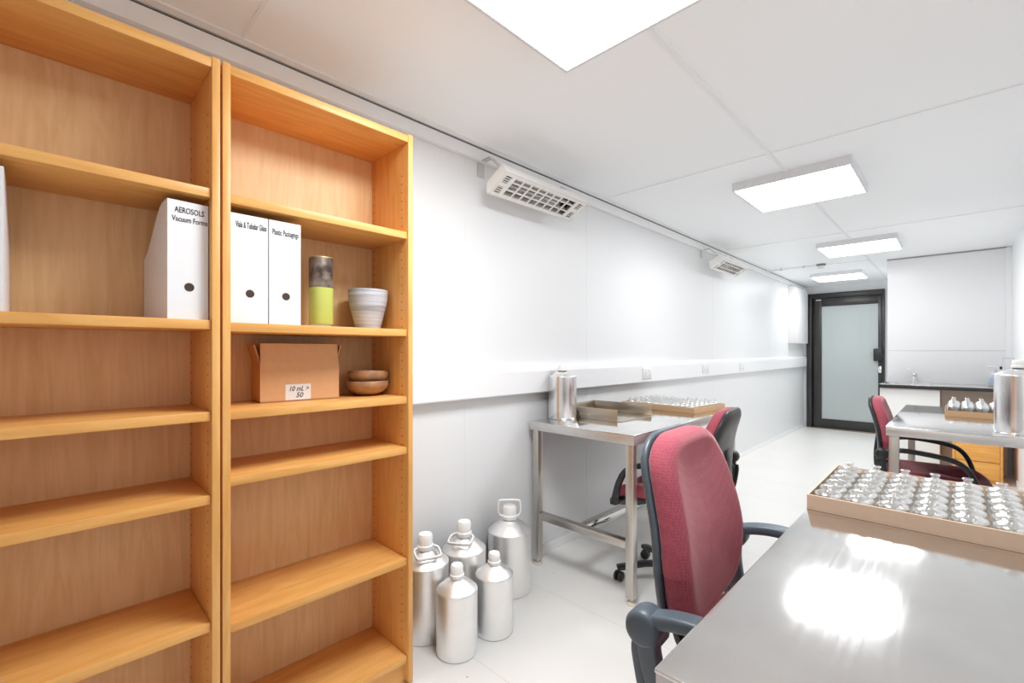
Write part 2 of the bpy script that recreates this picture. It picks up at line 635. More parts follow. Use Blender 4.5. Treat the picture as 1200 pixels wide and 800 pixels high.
# ------------------------------------------------------------------ heaters
def heater(y0, label):
    t = thing('wall_heater', label, 'heater', (0, y0, 2.10), 0, 'slim wall heaters below the ceiling')
    # local frame: face runs from lower-inner (x .115, z -.04) to upper-outer (x .25, z .032)
    lo, hi, Ln = Vector((.115, 0, -.04)), Vector((.25, 0, .034)), .68
    e = (hi - lo).normalized()
    w = (hi - lo).length
    nrm = Vector((e.z, 0, -e.x))            # facing into the room and down
    def T(u, v, d):                         # u along the face, v along y, d outwards
        return lo + e * u + Vector((0, v, 0)) + nrm * d
    def slab(b, u0, u1, v0, v1, d0, d1):
        vs = [b.verts.new(T(u, v, d)) for d in (d0, d1) for v in (v0, v1) for u in (u0, u1)]
        for f in ((0, 1, 3, 2), (4, 6, 7, 5), (0, 4, 5, 1), (2, 3, 7, 6), (0, 2, 6, 4), (1, 5, 7, 3)):
            b.faces.new([vs[i] for i in f])
    # face plate with openings: rails and bars
    b = BM()
    slab(b, 0, .020, 0, Ln, -.010, 0)
    slab(b, w - .020, w, 0, Ln, -.010, 0)
    slab(b, .020, w - .020, 0, .018, -.010, 0)
    slab(b, .020, w - .020, .060, .085, -.010, 0)
    slab(b, .020, w - .020, Ln - .085, Ln - .060, -.010, 0)
    slab(b, .020, w - .020, Ln - .018, Ln, -.010, 0)
    for v0 in (.018, Ln - .060):
        for k in range(1, 9):
            uu = .020 + (w - .040) * k / 9
            slab(b, uu - .0020, uu + .0020, v0, v0 + .042, -.006, -.001)
        slab(b, w / 2 - .012, w / 2 + .012, v0, v0 + .042, -.006, -.0005)
    obj('front_plate', b, HEATW, t, 0)
    b = BM()
    for k in range(1, 8):
        v = .085 + (Ln - .170) * k / 8
        slab(b, .018, w - .018, v - .0035, v + .0035, -.007, 0)
    for uu in (w * .36, w * .68):
        slab(b, uu - .003, uu + .003, .085, Ln - .085, -.008, -.001)
    obj('grille', b, HEATW, t, 0)
    b = BM()
    slab(b, .016, w - .016, .010, Ln - .010, -.052, -.048)
    obj('reflector', b, REFL, t, 0)
    for uu in (w * .34, w * .66):
        b = BM()
        p0, p1 = T(uu, .09, -.026), T(uu, Ln - .09, -.026)
        sweep(b, [p0, p1], circ(.0065, 10), e)
        obj('heating_tube', b, QUARTZ, t)
    for v0 in (.014, Ln - .064):
        b = BM()
        slab(b, .020, w - .020, v0, v0 + .050, -.016, -.012)
        obj('vent_recess', b, GAP, t, 0)
    # housing: tapered tray behind
    b = BM()
    def ring(ins, dd):
        return [b.verts.new(T(u, v, dd)) for u, v in ((ins, ins), (w - ins, ins), (w - ins, Ln - ins), (ins, Ln - ins))]
    R = [ring(-.003, .001), ring(-.003, -.012), ring(.012, -.070), ring(.020, -.076)]
    for A, B in zip(R, R[1:]):
        for k in range(4):
            b.faces.new((A[k], A[(k + 1) % 4], B[(k + 1) % 4], B[k]))
    b.faces.new(R[-1])
    obj('housing', b, HEATW, t, 0)
    # two folded brackets to the wall
    for v in (.05, Ln - .02):
        b = BM()
        box(b, 0, .004, v - .025, v + .025, .085, .175, .001)
        p = T(w * .5, v, -.074)
        sweep(b, [(.003, v, .165), (.085, v, .168), (p.x + .01, v, p.z + .03), (p.x, v, p.z)], rrect(.036, .004, .001, 1), (0, 1, 0))
        obj('bracket', b, GALV, t, 0)
    return t
hA = heater(1.58, 'cream slatted wall heater nearest, above the wall beside the bookcase')
hB = copy_tree(hA, (0, 4.53, 2.10), 'cream slatted wall heater farther down the room, seen smaller')

# ------------------------------------------------------------------ bookcases
def bookcase(y0, y1, shelves, label):
    yc = (y0 + y1) / 2
    t = thing('bookcase', label, 'bookcase', (.06, yc, 0), 0, 'tall birch bookcases')
    W = (y1 - y0) / 2
    H, D, T = 2.066, .30, .020
    for s in (-1, 1):
        b = BM()
        a0, a1 = (-W, -W + T) if s < 0 else (W - T, W)
        box(b, 0, D, a0, a1, 0, H, .0015)
        # shelf-pin holes in two columns on the inner face
        yi = a1 if s < 0 else a0
        zz = .16
        while zz < 1.95:
            for xx in (.045, .255):
                Mx = Matrix.Translation((xx, yi, zz)) @ Matrix.Rotation(PI / 2, 4, 'X')
                lathe(b, [(0, -.0004), (.0028, -.0004), (.0028, .0004), (0, .0004)], 8, 1, Mx)
            zz += .032
        obj('side_panel', b, [WZ, HOLE], t, 35)
    obj('top_panel', box(BM(), .004, D - .002, -W + T, W - T, H - .030, H - .004, .0015), WX, t)
    obj('back_panel', box(BM(), .018, .026, -W + T, W - T, .02, H - .01), WB, t, 0)
    for z in shelves:
        obj('shelf', box(BM(), .027, D - .008, -W + T + .001, W - T - .001, z - .026, z, .002), WX, t)
    obj('plinth', box(BM(), D - .045, D - .025, -W + T, W - T, 0, .078), WX, t, 0)
    for s in (-1, 1):
        obj('foot', box(BM(), D - .03, D + .003, s * (W - .018) - .012, s * (W - .018) + .012, -.0, .006, .002), CHROME, t)
    return t
bookcase(-.285, .339, (1.703, 1.338, 1.084, .853, .500, .107), 'tall birch bookcase at left, holding only white files')
bookcase(.3445, .968, (1.700, 1.334, 1.082, .892, .474, .107), 'tall birch bookcase at right, with vase, box and bowls')

def mag_file(y0, y1, z, label, text, tsize, fw=1.0, dx=0, hz=.087, rz=0):
    yc, w = (y0 + y1) / 2, (y1 - y0)
    t = thing('magazine_file', label, 'file', (.335 + dx, yc, z), rz, 'white card magazine files')
    H, D, th = .318, .235, .003
    out = [(0, 0), (0, H)]
    for k in range(11):
        q = k / 10
        # shoulder curve falling towards the wall
        e = min(1, max(0, (q - .16) / .86))
        out.append((-.012 - q * (D - .014), H - .0015 * (q > 0) - .133 * (.25 * e + .75 * e * e * (3 - 2 * e))))
    out += [(-D, H - .135), (-D, 0)]
    b = BM()
    prism(b, out, -w / 2, -w / 2 + th, 'y')
    prism(b, out, w / 2 - th, w / 2, 'y')
    obj('side_panel', b, PAPER, t, 20)
    b = BM()
    box(b, -th, 0, -w / 2 + th, w / 2 - th, 0, H, .0)
    box(b, -D, -D + th, -w / 2 + th, w / 2 - th, 0, H - .135)
    box(b, -D + th, -th, -w / 2 + th, w / 2 - th, 0, th)
    obj('spine', b, PAPER, t, 0)
    b = BM()
    M = Matrix.Translation((0, .002, hz)) @ Matrix.Rotation(PI / 2, 4, 'Y')
    lathe(b, [(0, .0003), (.0125, .0003), (.0125, -.0002), (0, -.0002)], 28, 0, M)
    lathe(b, [(.0118, .0001), (.0136, .0001), (.0136, .0006), (.0118, .0006)], 28, 1, M)
    obj('finger_hole', b, [plain('hole_shadow_brown', (.05, .03, .02), .8), PAPER], t)
    for i, (s, sz, zz, fw, dy) in enumerate(text):
        text_mesh('lettering', s, sz, INK, t, Matrix.Translation((.0006, dy, zz)) @ FACE_X, width=fw, bold=sz * .009)
    return t
mag_file(.2225, .3165, 1.3385, 'white magazine file reading AEROSOLS Vacuum Forms, left bookcase', [('AEROSOLS', .0215, .286, .66, .003), ('Vacuum Forms', .0205, .262, .66, .004)], .016, .86, rz=math.radians(5))
mag_file(.3675, .4695, 1.3345, 'white magazine file reading Vials & Tubular Glass, right bookcase', [('Vials & Tubular Glass', .025, .279, .385, .006)], .016, .60)
mag_file(.4730, .5660, 1.3345, 'white magazine file reading Plastic Packagings, right bookcase', [('Plastic Packagings', .025, .275, .44, .001)], .016, .66)
mag_file(-.168, -.066, 1.3385, 'white magazine file half cut off at the left bookcase edge', [], .016)

# cardboard box with raised flaps and a hand-written card
t = thing('cardboard_box', 'open brown cardboard box with handwritten white card on shelf', 'box', (.160, .617, 1.0825), math.radians(-4))
b = BM()
d2, w2, h = .060, .128, .133
box(b, -d2, d2, -w2, w2, 0, .004)
box(b, d2 - .004, d2, -w2, w2, 0, h)
box(b, -d2, -d2 + .004, -w2, w2, 0, h)
box(b, -d2 + .004, d2 - .004, -w2, -w2 + .004, 0, h)
box(b, -d2 + .004, d2 - .004, w2 - .004, w2, 0, h)
obj('carton', b, CARD, t, 0)
for nm, (pts, ax, e0, e1) in {'front': ([(d2 - .004, h), (d2, h), (d2 - .004, h + .062), (d2 - .008, h + .062)], 'y', -w2 + .001, w2 - .004),
                              'back': ([(-d2 + .004, h), (-d2, h), (-d2 - .002, h + .060), (-d2 + .002, h + .060)], 'y', -w2 + .004, w2 - .004),
                              'left': ([(-w2, h), (-w2 + .004, h), (-w2 - .012, h + .058), (-w2 - .016, h + .058)], 'x', -d2 + .004, d2 - .016),
                              'right': ([(w2, h), (w2 - .004, h), (w2 + .011, h + .058), (w2 + .015, h + .058)], 'x', -d2 + .004, d2 - .016)}.items():
    b = BM()
    prism(b, pts, e0, e1, ax)
    obj('flap', b, CARD, t, 0)
lab = obj('paper_card', box(BM(), d2, d2 + .0008, -.052, .030, .004, .057), PAPER, t, 0)
lab['label'] = 'white card with handwriting'
sl = Matrix.Identity(4)
sl[0][1] = .25
text_mesh('handwriting', '10 mL >', .024, INK, lab, Matrix.Translation((d2 + .0012, -.010, .034)) @ FACE_X @ sl, width=.8, bold=.0002)
text_mesh('handwriting', '50', .024, INK, lab, Matrix.Translation((d2 + .0012, -.008, .012)) @ FACE_X @ sl, width=.95, bold=.0002)

# candle-like glass vase: clear glass round a lime body, bronze crackled top
t = thing('vase', 'tall square-shouldered vase, lime below and bronze above', 'vase', (.205, .686, 1.3345))
sq = roundpoly([(-.0385, -.0385), (.0385, -.0385), (.0385, .0385), (-.0385, .0385)], .036, 6)
def sq_ring(bb, s, z):
    return [bb.verts.new((x * s, y * s, z)) for x, y in sq]
def loft(bb, spec, cap0=True, cap1=True):
    R = [sq_ring(bb, s, z) for s, z in spec]
    n = len(sq)
    for A, B in zip(R, R[1:]):
        for k in range(n):
            bb.faces.new((A[k], A[(k + 1) % n], B[(k + 1) % n], B[k]))
    if cap0:
        bb.faces.new(R[0])
    if cap1:
        bb.faces.new(R[-1])
b = BM(); loft(b, [(.93, .0), (1, .004), (1, .010), (.99, .012)])
obj('glass_base', b, GLASS, t)
b = BM(); loft(b, [(.96, .0125), (1, .016), (1.0, .142)])
obj('lime_body', b, plain('lime_glaze', (.46, .52, .115), .25, noise=.08, nscale=20), t)
m, nt, N, L, P = new_mat('bronze_crackle')
tc = N.new('ShaderNodeTexCoord'); nz = N.new('ShaderNodeTexNoise'); nz.inputs['Scale'].default_value = 22; nz.inputs['Detail'].default_value = 6
cr = N.new('ShaderNodeValToRGB'); cr.color_ramp.elements[0].color = (.055, .035, .028, 1); cr.color_ramp.elements[1].color = (.42, .34, .28, 1)
cr.color_ramp.elements[0].position = .35; cr.color_ramp.elements[1].position = .7
L.new(tc.outputs['Object'], nz.inputs['Vector']); L.new(nz.outputs['Fac'], cr.inputs['Fac']); L.new(cr.outputs['Color'], P.inputs['Base Color'])
P.inputs['Metallic'].default_value = .5; P.inputs['Roughness'].default_value = .4
BRONZE = m
b = BM(); loft(b, [(1.0, .1425), (1.005, .15), (1.005, .24), (.98, .247), (.9, .248), (.88, .235), (.88, .19)])
obj('bronze_band', b, BRONZE, t)
b = BM(); loft(b, [(1.005, .2475), (.99, .2505), (.91, .2505), (.89, .2478)], False, False)
obj('gold_rim', b, plain('gold_edge', (.75, .55, .28), .4, .3), t)

# striped tapering pot
t = None
m, nt, N, L, P = new_mat('grey_striped_glaze')
tc = N.new('ShaderNodeTexCoord'); mp = N.new('ShaderNodeMapping'); mp.inputs['Scale'].default_value = (4, 4, 90)
nz = N.new('ShaderNodeTexNoise'); nz.inputs['Scale'].default_value = 1; nz.inputs['Detail'].default_value = 5
cr = N.new('ShaderNodeValToRGB'); cr.color_ramp.elements[0].color = (.26, .28, .32, 1); cr.color_ramp.elements[1].color = (.54, .55, .59, 1)
cr.color_ramp.elements[0].position = .3; cr.color_ramp.elements[1].position = .62
L.new(tc.outputs['Object'], mp.inputs['Vector']); L.new(mp.outputs['Vector'], nz.inputs['Vector']); L.new(nz.outputs['Fac'], cr.inputs['Fac']); L.new(cr.outputs['Color'], P.inputs['Base Color'])
P.inputs['Roughness'].default_value = .55
b = lathe(BM(), [(0, 0), (.042, 0), (.046, .003), (.050, .02), (.060, .06), (.069, .095), (.0735, .125), (.0745, .148), (.0735, .152), (.0705, .151), (.069, .125), (.062, .085), (.05, .04), (.043, .012), (0, .010)], 48)
o = obj('plant_pot', b, m)
o.location = (.20, .870, 1.3345)
tag(o, 'grey and white striped tapering pot on bookcase shelf', 'pot')

# two coconut-shell bowls, one inside the other
COCO = plain('coconut_shell', (.34, .185, .095), .45, noise=.7, nscale=28, bump=.3, bscale=60)
COCOI = plain('coconut_inner', (.10, .05, .025), .55, noise=.3, nscale=30)
def coco(z, tilt, label, r=.079, seed=0):
    t = thing('coconut_bowl', label, 'bowl', (.20, .868, z), seed, 'coconut shell bowls')
    prof, n = [], 12
    for k in range(n + 1):
        a = math.radians(104) * k / n
        prof.append((r * math.sin(a) if k else 0, .045 * (1 - math.cos(a))))
    b = BM()
    lathe(b, prof + [(r * .97 - .003, .0570), (r * .97 - .006, .0555)], 40)
    obj('shell', b, COCO, t)
    b = BM()
    lathe(b, [((r - .006) * math.sin(math.radians(104) * k / n) if k else 0, .005 + .0407 * (1 - math.cos(math.radians(104) * k / n))) for k in range(n + 1)], 40)
    obj('inner_surface', b, COCOI, t)
    t.rotation_euler = (math.radians(tilt[0]), math.radians(tilt[1]), seed)
    return t
coco(1.0825, (0, 0), 'lower brown coconut bowl resting on the bookcase shelf', .079, .4)
coco(1.1180, (-3, 4), 'upper brown coconut bowl nested inside the lower one', .0755, 1.7)

# ------------------------------------------------------------------ aluminium bottles
def can(x, y, z, r, hb, htot, label, handle=None, rot=0, mat=ALU, grp='aluminium bottles by the bookcase'):
    t = thing('aluminium_bottle', label, 'bottle', (x, y, z), rot, grp)
    nr = r * .27
    hs = hb + (htot - hb) * .42
    b = BM()
    lathe(b, [(0, .006), (r * .9, .006), (r * .95, 0), (r * .985, .002), (r, .010), (r, hb - .008), (r * 1.005, hb - .003), (r * 1.0, hb), (r * .965, hb + .003), (r * .80, hb + (hs - hb) * .36), (r * .55, hb + (hs - hb) * .78), (nr * 1.2, hs - .002), (nr, hs + .006), (nr, hs + .014), (0, hs + .014)], 56)
    obj('body', b, mat, t, 50)
    b = BM()
    # ribbed screw cap with a wider collar
    h1 = htot - hs
    lathe(b, [(0, hs + .004), (nr * 1.28, hs + .004), (nr * 1.30, hs + h1 * .30), (nr * 1.12, hs + h1 * .36), (nr * 1.10, htot - .006), (nr * 1.0, htot), (0, htot)], 36)
    for k in range(24):
        a = 2 * PI * k / 24
        M = Matrix.Rotation(a, 4, 'Z')
        box(b, nr * 1.08, nr * 1.16, -.0016, .0016, hs + h1 * .40, htot - .008, .0006, 0, M, 1)
    obj('cap', b, CAPW, t, 40)
    if handle:
        b = BM()
        W2, Hh, tilt = nr * 1.9, nr * 3.0, handle
        pts = [(-nr * 1.15, 0, 0), (-W2, 0, Hh * .25), (-W2 * .98, 0, Hh * .85), (-W2 * .7, 0, Hh), (W2 * .7, 0, Hh), (W2 * .98, 0, Hh * .85), (W2, 0, Hh * .25), (nr * 1.15, 0, 0)]
        M = Matrix.Translation((0, 0, hs + .012)) @ Matrix.Rotation(math.radians(tilt), 4, 'X')
        sweep(b, [M @ p for p in smooth_path(pts, 5)], rrect(.013, .0085, .003, 2), M.to_3x3() @ Vector((0, 1, 0)))
        obj('carry_handle', b, CAPW, t, 50)
    return t
can(.335, 1.200, 0, .0855, .262, .362, 'small aluminium bottle, frontmost of the group on the floor')
can(.345, 1.405, 0, .0840, .258, .350, 'small aluminium bottle, white capped, right of the frontmost one')
can(.135, 1.180, 0, .1040, .318, .440, 'large aluminium bottle with drooping handle, half hidden by bookcase', 102, 1.2)
can(.142, 1.398, 0, .1040, .312, .440, 'large aluminium bottle with drooping handle, middle of the floor group', 100, .55)
can(.142, 1.708, 0, .1120, .315, .440, 'large aluminium bottle with upright white handle, nearest steel table', 4, .8)

# ------------------------------------------------------------------ steel tables
def steel_table(x0, x1, y0, y1, label, open_side, mid=True):
    H = .844
    t = thing('steel_table', label, 'table', ((x0 + x1) / 2, (y0 + y1) / 2, 0), 0, 'stainless steel work tables')
    hx, hy = (x1 - x0) / 2, (y1 - y0) / 2
    obj('tabletop', box(BM(), -hx, hx, -hy, hy, H - .006, H, .002, seg=3), ST_Y, t)
    b = BM()
    e = .0015
    box(b, -hx + e, hx - e, -hy + e, -hy + .012, H - .050, H - .006, .001)
    box(b, -hx + e, hx - e, hy - .012, hy - e, H - .050, H - .006, .001)
    box(b, -hx + e, -hx + .012, -hy + .012, hy - .012, H - .050, H - .006, .001)
    box(b, hx - .012, hx - e, -hy + .012, hy - .012, H - .050, H - .006, .001)
    obj('apron', b, ST_E, t)
    q = .021
    ix, iy = hx - .034, hy - .034
    for sx in (-1, 1):
        for sy in (-1, 1):
            b = BM()
            box(b, sx * ix - q, sx * ix + q, sy * iy - q, sy * iy + q, .035, H - .006, .003)
            lg = obj('leg', b, ST_Z, t)
            b = BM()
            lathe(b, [(0, .0), (.021, 0), (.023, .006), (.021, .014), (.010, .018), (.008, .036), (0, .036)], 20, 0, None, (sx * ix, sy * iy, 0))
            obj('foot', b, plain('cream_foot', (.75, .70, .60), .5) if 'cream_foot' not in bpy.data.materials else bpy.data.materials['cream_foot'], lg)
    for sy in (-1, 1):
        b = BM()
        box(b, -ix + q, ix - q, sy * iy - q, sy * iy + q, .275, .315, .003)
        obj('cross_bar', b, ST_Z, t)
    xo = open_side * ix
    b = BM()
    box(b, -.02, .02, -iy + q, iy - q, .275, .315, .003)
    obj('stretcher', b, ST_Y, t)
    return t
steel_table(.035, .715, 1.985, 3.445, 'stainless steel table against left wall, with tray and aluminium bottle', -1)
steel_table(1.552, 2.225, .545, 1.965, 'stainless steel table nearest, filling the bottom right corner', 1)
steel_table(1.552, 2.225, 3.205, 4.620, 'stainless steel table farther back at right, before the sink', 1)

HT = .8445
can(.105, 2.205, HT, .0860, .258, .325, 'polished aluminium bottle standing on the left steel table', None, 0, ALU2, 'aluminium bottles on tables')
can(2.055, 3.385, HT, .0900, .290, .365, 'polished aluminium bottle at right frame edge on far steel table', None, 0, ALU2, 'aluminium bottles on tables')

# U-shaped steel tray
t = thing('metal_tray', 'low three-sided steel tray on the left table', 'tray', (.24, 2.485, HT))
obj('tray_base', box(BM(), -.215, .215, -.185, .185, 0, .004, .001), ST_T, t)
b = BM(); box(b, -.215, .19, -.185, -.181, .004, .068, .001); obj('side_wall', b, ST_T, t)
b = BM(); box(b, -.215, .215, .181, .185, .004, .070, .001); obj('side_wall', b, ST_T, t)
b = BM(); box(b, -.215, -.211, -.181, .181, .004, .068, .001); obj('end_wall', b, ST_T, t)

# ------------------------------------------------------------------ trays of glass bottles
def tray(loc, w, dpt, rotz, label, CARD2=CARD3):
    t = thing('cardboard_tray', label, 'tray', loc, rotz, 'cardboard trays of glass bottles')
    h, th = .038, .004
    obj('tray_floor', box(BM(), 0, w, 0, dpt, 0, th), CARD2, t, 0)
    for nm, a in (('front', (0, w, 0, th)), ('back', (0, w, dpt - th, dpt)), ('left', (0, th, th, dpt - th)), ('right', (w - th, w, th, dpt - th))):
        obj('tray_wall', box(BM(), a[0], a[1], a[2], a[3], th, h, .0008), CARD2, t, 0)
    return t

def bottle_mesh(r, hb, ht, name):
    nr = r * .26
    out = [(0, 0), (r * .85, 0), (r * .97, .003), (r, .008), (r, hb * .72), (r * .985, hb * .82), (r * .9, hb * .92), (r * .68, hb * 1.0), (r * .42, hb * 1.05), (nr * 1.1, hb * 1.10), (nr, hb * 1.16), (nr, ht - .005), (nr * 1.35, ht - .0045), (nr * 1.38, ht - .001), (nr * 1.2, ht), (nr * .75, ht)]
    inn = [(nr * .72, ht - .004), (nr * .72, hb * 1.14), (r * .40, hb * 1.0), (r * .66, hb * .955), (r * .86, hb * .87), (r * .92, hb * .78), (r * .93, hb * .7), (r * .93, .011), (r * .80, .007), (0, .006)]
    b = lathe(BM(), out + inn, 24)
    return b
ORD = ['first', 'second', 'third', 'fourth', 'fifth', 'sixth', 'seventh', 'eighth', 'ninth']
def fill(loc, rotz, nc, nr_, pc, pr, off, proto, where, group):
    first = None
    c, s = math.cos(rotz), math.sin(rotz)
    for j in range(nr_):
        for i in range(nc):
            x, y = off[0] + i * pc + random.uniform(-.0012, .0012), off[1] + j * pr + random.uniform(-.0012, .0012)
            o = proto if first is None else proto.copy()
            if first is not None:
                C.objects.link(o)
            first = o
            o.location = (loc[0] + c * x - s * y, loc[1] + s * x + c * y, loc[2] + .0042)
            o.rotation_euler = (0, 0, random.uniform(0, 6))
            row = 'front row' if j == 0 else ('back row' if j == nr_ - 1 else ORD[j] + ' row')
            tag(o, 'clear glass bottle in %s, %s, %s from left' % (where, row, ORD[i]), 'bottle', group)
near = (1.553, 1.373, HT)
tray(near, .468, .425, 0, 'shallow cardboard tray of glass bottles on the nearest table', CARD2)
fill(near, 0, 7, 6, .0645, .0672, (.040, .042), obj('glass_bottle', bottle_mesh(.0312, .041, .057, 'a'), GLASS), 'near tray', 'bottles in the near tray')
far = (1.776, 3.945, HT)
tray(far, .345, .425, 0, 'shallow cardboard tray of glass bottles on the far right table')
fill(far, 0, 5, 6, .0645, .0672, (.040, .042), obj('glass_bottle', bottle_mesh(.0305, .066, .092, 'b'), GLASS), 'far right tray', 'bottles in the far right tray')
ang = math.radians(-5)
left = (.050, 2.985, HT)
tray(left, .565, .44, ang, 'shallow cardboard tray of glass bottles against the left wall')
fill(left, ang, 8, 6, .0665, .0690, (.048, .044), obj('glass_bottle', bottle_mesh(.0312, .044, .062, 'c'), GLASS), 'left wall tray', 'bottles in the left wall tray')

# ------------------------------------------------------------------ office chairs
def pad(bb, outline, rings, bend, cap=True):
    """stack of scaled outlines (y, z) at depth x; bend(x, y, z) shapes it."""
    cy = sum(p[0] for p in outline) / len(outline)
    cz = (min(p[1] for p in outline) + max(p[1] for p in outline)) / 2
    R = []
    for s, x in rings:
        R.append([bb.verts.new(bend(x, cy + (p[0] - cy) * s, cz + (p[1] - cz) * (1 - (1 - s) * .85))) for p in outline])
    n = len(outline)
    for A, B in zip(R, R[1:]):
        for k in range(n):
            bb.faces.new((A[k], A[(k + 1) % n], B[(k + 1) % n], B[k]))
    if cap:
        for RR, sgn in ((R[0], 0), (R[-1], 1)):
            c = bb.verts.new(sum((v.co for v in RR), Vector()) / n)
            for k in range(n):
                bb.faces.new((RR[k], RR[(k + 1) % n], c))

def chair(x, y, rot, zs, label, spin=.3, back=.0, shell=SHELL, dzt=0):
    t = thing('office_chair', label, 'chair', (x, y, 0), rot, 'burgundy office chairs')
    za, zt, zb = zs + .150, zs + .475 + dzt, zs + .075
    zs += .035
    # --- five-star base
    b = BM()
    lathe(b, [(0, .075), (.045, .075), (.048, .09), (.04, .125), (.032, .13), (0, .13)], 24)
    casters = []
    for k in range(5):
        a = spin + 2 * PI * k / 5
        ca, sa = math.cos(a), math.sin(a)
        sweep(b, [(.03 * ca, .03 * sa, .105), (.16 * ca, .16 * sa, .098), (.29 * ca, .29 * sa, .074), (.305 * ca, .305 * sa, .070)], rrect(.045, .026, .008, 2), (-sa, ca, 0))
        casters.append((.295 * ca, .295 * sa, a))
    obj('star_base', b, BLACK, t)
    for cx, cy, a in casters:
        b = BM()
        for s in (-1, 1):
            M = Matrix.Translation((cx, cy, .027)) @ Matrix.Rotation(a + .8, 4, 'Z') @ Matrix.Translation((0, s * .013, 0)) @ Matrix.Rotation(PI / 2, 4, 'X')
            lathe(b, [(0, -.009), (.020, -.009), (.026, -.006), (.027, 0), (.026, .006), (.020, .009), (0, .009)], 20, 0, M)
        lathe(b, [(0, .02), (.008, .02), (.008, .062), (0, .062)], 12, 0, None, (cx, cy, 0))
        obj('caster', b, BLACK, t)
    b = BM()
    lathe(b, [(0, .12), (.026, .12), (.026, .24), (.016, .245), (.016, zs - .10), (0, zs - .10)], 24)
    obj('gas_column', b, BLACK, t)
    b = BM()
    box(b, -.12, .10, -.07, .07, zs - .125, zs - .085, .012)
    sweep(b, [(.02, -.06, zs - .105), (.03, -.20, zs - .108), (.03, -.25, zs - .112)], circ(.006, 8), (1, 0, 0))
    obj('tilt_mechanism', b, BLACK, t)
    # --- seat
    so = roundpoly([(-.225, -.215), (.275, -.240), (.275, .240), (-.225, .215)], [.08, .10, .10, .08], 7)
    def seat_ring(bb, spec):
        R = []
        for s, z in spec:
            R.append([bb.verts.new((.025 + (px - .025) * s, py * s, z - .055 * max(0, (px - .16) / .115) ** 2 * (s > 0))) for px, py in so])
        n = len(so)
        for A, B in zip(R, R[1:]):
            for k in range(n):
                bb.faces.new((A[k], A[(k + 1) % n], B[(k + 1) % n], B[k]))
        for RR in (R[0], R[-1]):
            c = bb.verts.new(sum((v.co for v in RR), Vector()) / n)
            for k in range(n):
                bb.faces.new((RR[k], RR[(k + 1) % n], c))
    b = BM()
    seat_ring(b, [(.94, zs - .068), (.985, zs - .060), (1.0, zs - .045), (.995, zs - .022), (.965, zs - .006), (.90, zs), (.78, zs - .001), (.6, zs - .008), (.35, zs - .014), (.15, zs - .016)])
    obj('seat_cushion', b, FAB, t, 60)
    b = BM()
    seat_ring(b, [(.60, zs - .098), (.88, zs - .092), (.975, zs - .078), (.99, zs - .066), (.96, zs - .063)])
    obj('seat_shell', b, BLACK, t, 60)
    # --- backrest
    def bend(px, py, pz):
        k = (pz - zb) / (zt - zb)
        lum = .020 * math.sin(min(1, max(0, k * 1.15)) * PI) - .055 * k + back * k
        wrap = .010 * (py / .23) ** 2
        return (-.235 + px + lum + wrap * .8, py, pz)
    hull = [(-.165, zb), (.165, zb), (.212, zb + .11), (.206, zb + .18), (.165, zt), (-.165, zt), (-.206, zb + .18), (-.212, zb + .11)]
    out = roundpoly(hull, [.07, .07, .06, .05, .105, .105, .05, .06], 6)
    grow = roundpoly([(p[0] * 1.03, zb - .012 + (p[1] - zb) * 1.035) for p in hull], [.07, .07, .06, .05, .105, .105, .05, .06], 6)
    b = BM()
    pad(b, out, [(.97, .001), (1.0, .006), (1.005, .024), (.99, .040), (.95, .050), (.885, .0555), (.84, .055), (.70, .051), (.48, .047), (.22, .045)], bend)
    obj('back_cushion', b, FAB, t, 60)
    b = BM()
    pad(b, grow, [(.96, .000), (.99, -.001), (1.0, -.003), (1.0, -.009), (.985, -.015), (.94, -.020), (.78, -.025), (.5, -.028), (.2, -.029)], bend)
    obj('back_shell', b, shell, t, 60)
    b = BM()
    sweep(b, smooth_path([(-.262, 0, zs + .20), (-.275, 0, zs + .06), (-.262, 0, zs - .06), (-.20, 0, zs - .108), (-.08, 0, zs - .105)], 6), rrect(.075, .018, .005, 2), (0, 1, 0))
    obj('back_bar', b, BLACK, t)
    # --- arms
    for s in (-1, 1):
        ya = s * .292
        b = BM()
        path = smooth_path([(-.218, ya, za + .006), (-.16, ya, za + .022), (-.09, ya, za + .026), (.03, ya, za + .014), (.105, ya, za - .004), (.150, ya, za - .038), (.180, ya, za - .095), (.200, ya, za - .165), (.208, ya, za - .195)], 5)
        sweep(b, path, rrect(.044, .026, .008, 3), (0, 1, 0))
        box(b, .185, .230, min(ya, s * .10), max(ya, s * .10), zs - .100, zs - .082, .004)
        box(b, .188, .226, ya - .018, ya + .018, zs - .100, za - .18, .006)
        arm = obj('armrest', b, shell, t, 50)
        b = BM()
        M = Matrix.Translation((-.222, ya, za - .006)) @ Matrix.Rotation(PI / 2, 4, 'X')
        lathe(b, [(0, -.030), (.024, -.030), (.031, -.025), (.034, -.015), (.034, .018), (.030, .026), (.024, .029), (0, .029)], 28, 0, M)
        obj('pivot', b, shell, arm, 50)
        b = BM()
        # side strut from pivot down to the seat frame, with a link behind it
        sweep(b, smooth_path([(-.222, ya - s * .012, za - .02), (-.222, ya - s * .018, za - .075), (-.205, ya - s * .03, zs - .03), (-.16, ya - s * .06, zs - .088), (-.10, ya - s * .12, zs - .10)], 5), rrect(.030, .040, .006, 2), (0, 1, 0))
        sweep(b, smooth_path([(-.246, ya - s * .016, za - .045), (-.248, ya - s * .018, za - .085), (-.225, ya - s * .03, zs - .075), (-.16, ya - s * .05, zs - .115)], 5), rrect(.018, .020, .004, 2), (0, 1, 0))
        obj('strut', b, shell, arm, 50)
        b = BM()
        M = Matrix.Translation((-.225, s * .236, za - .052)) @ Matrix.Rotation(PI / 2, 4, 'X')
        lathe(b, [(0, -.022), (.016, -.022), (.019, -.016), (.019, .016), (.016, .022), (0, .022)], 16, 0, M)
        obj('knob', b, shell, arm, 50)
    return t
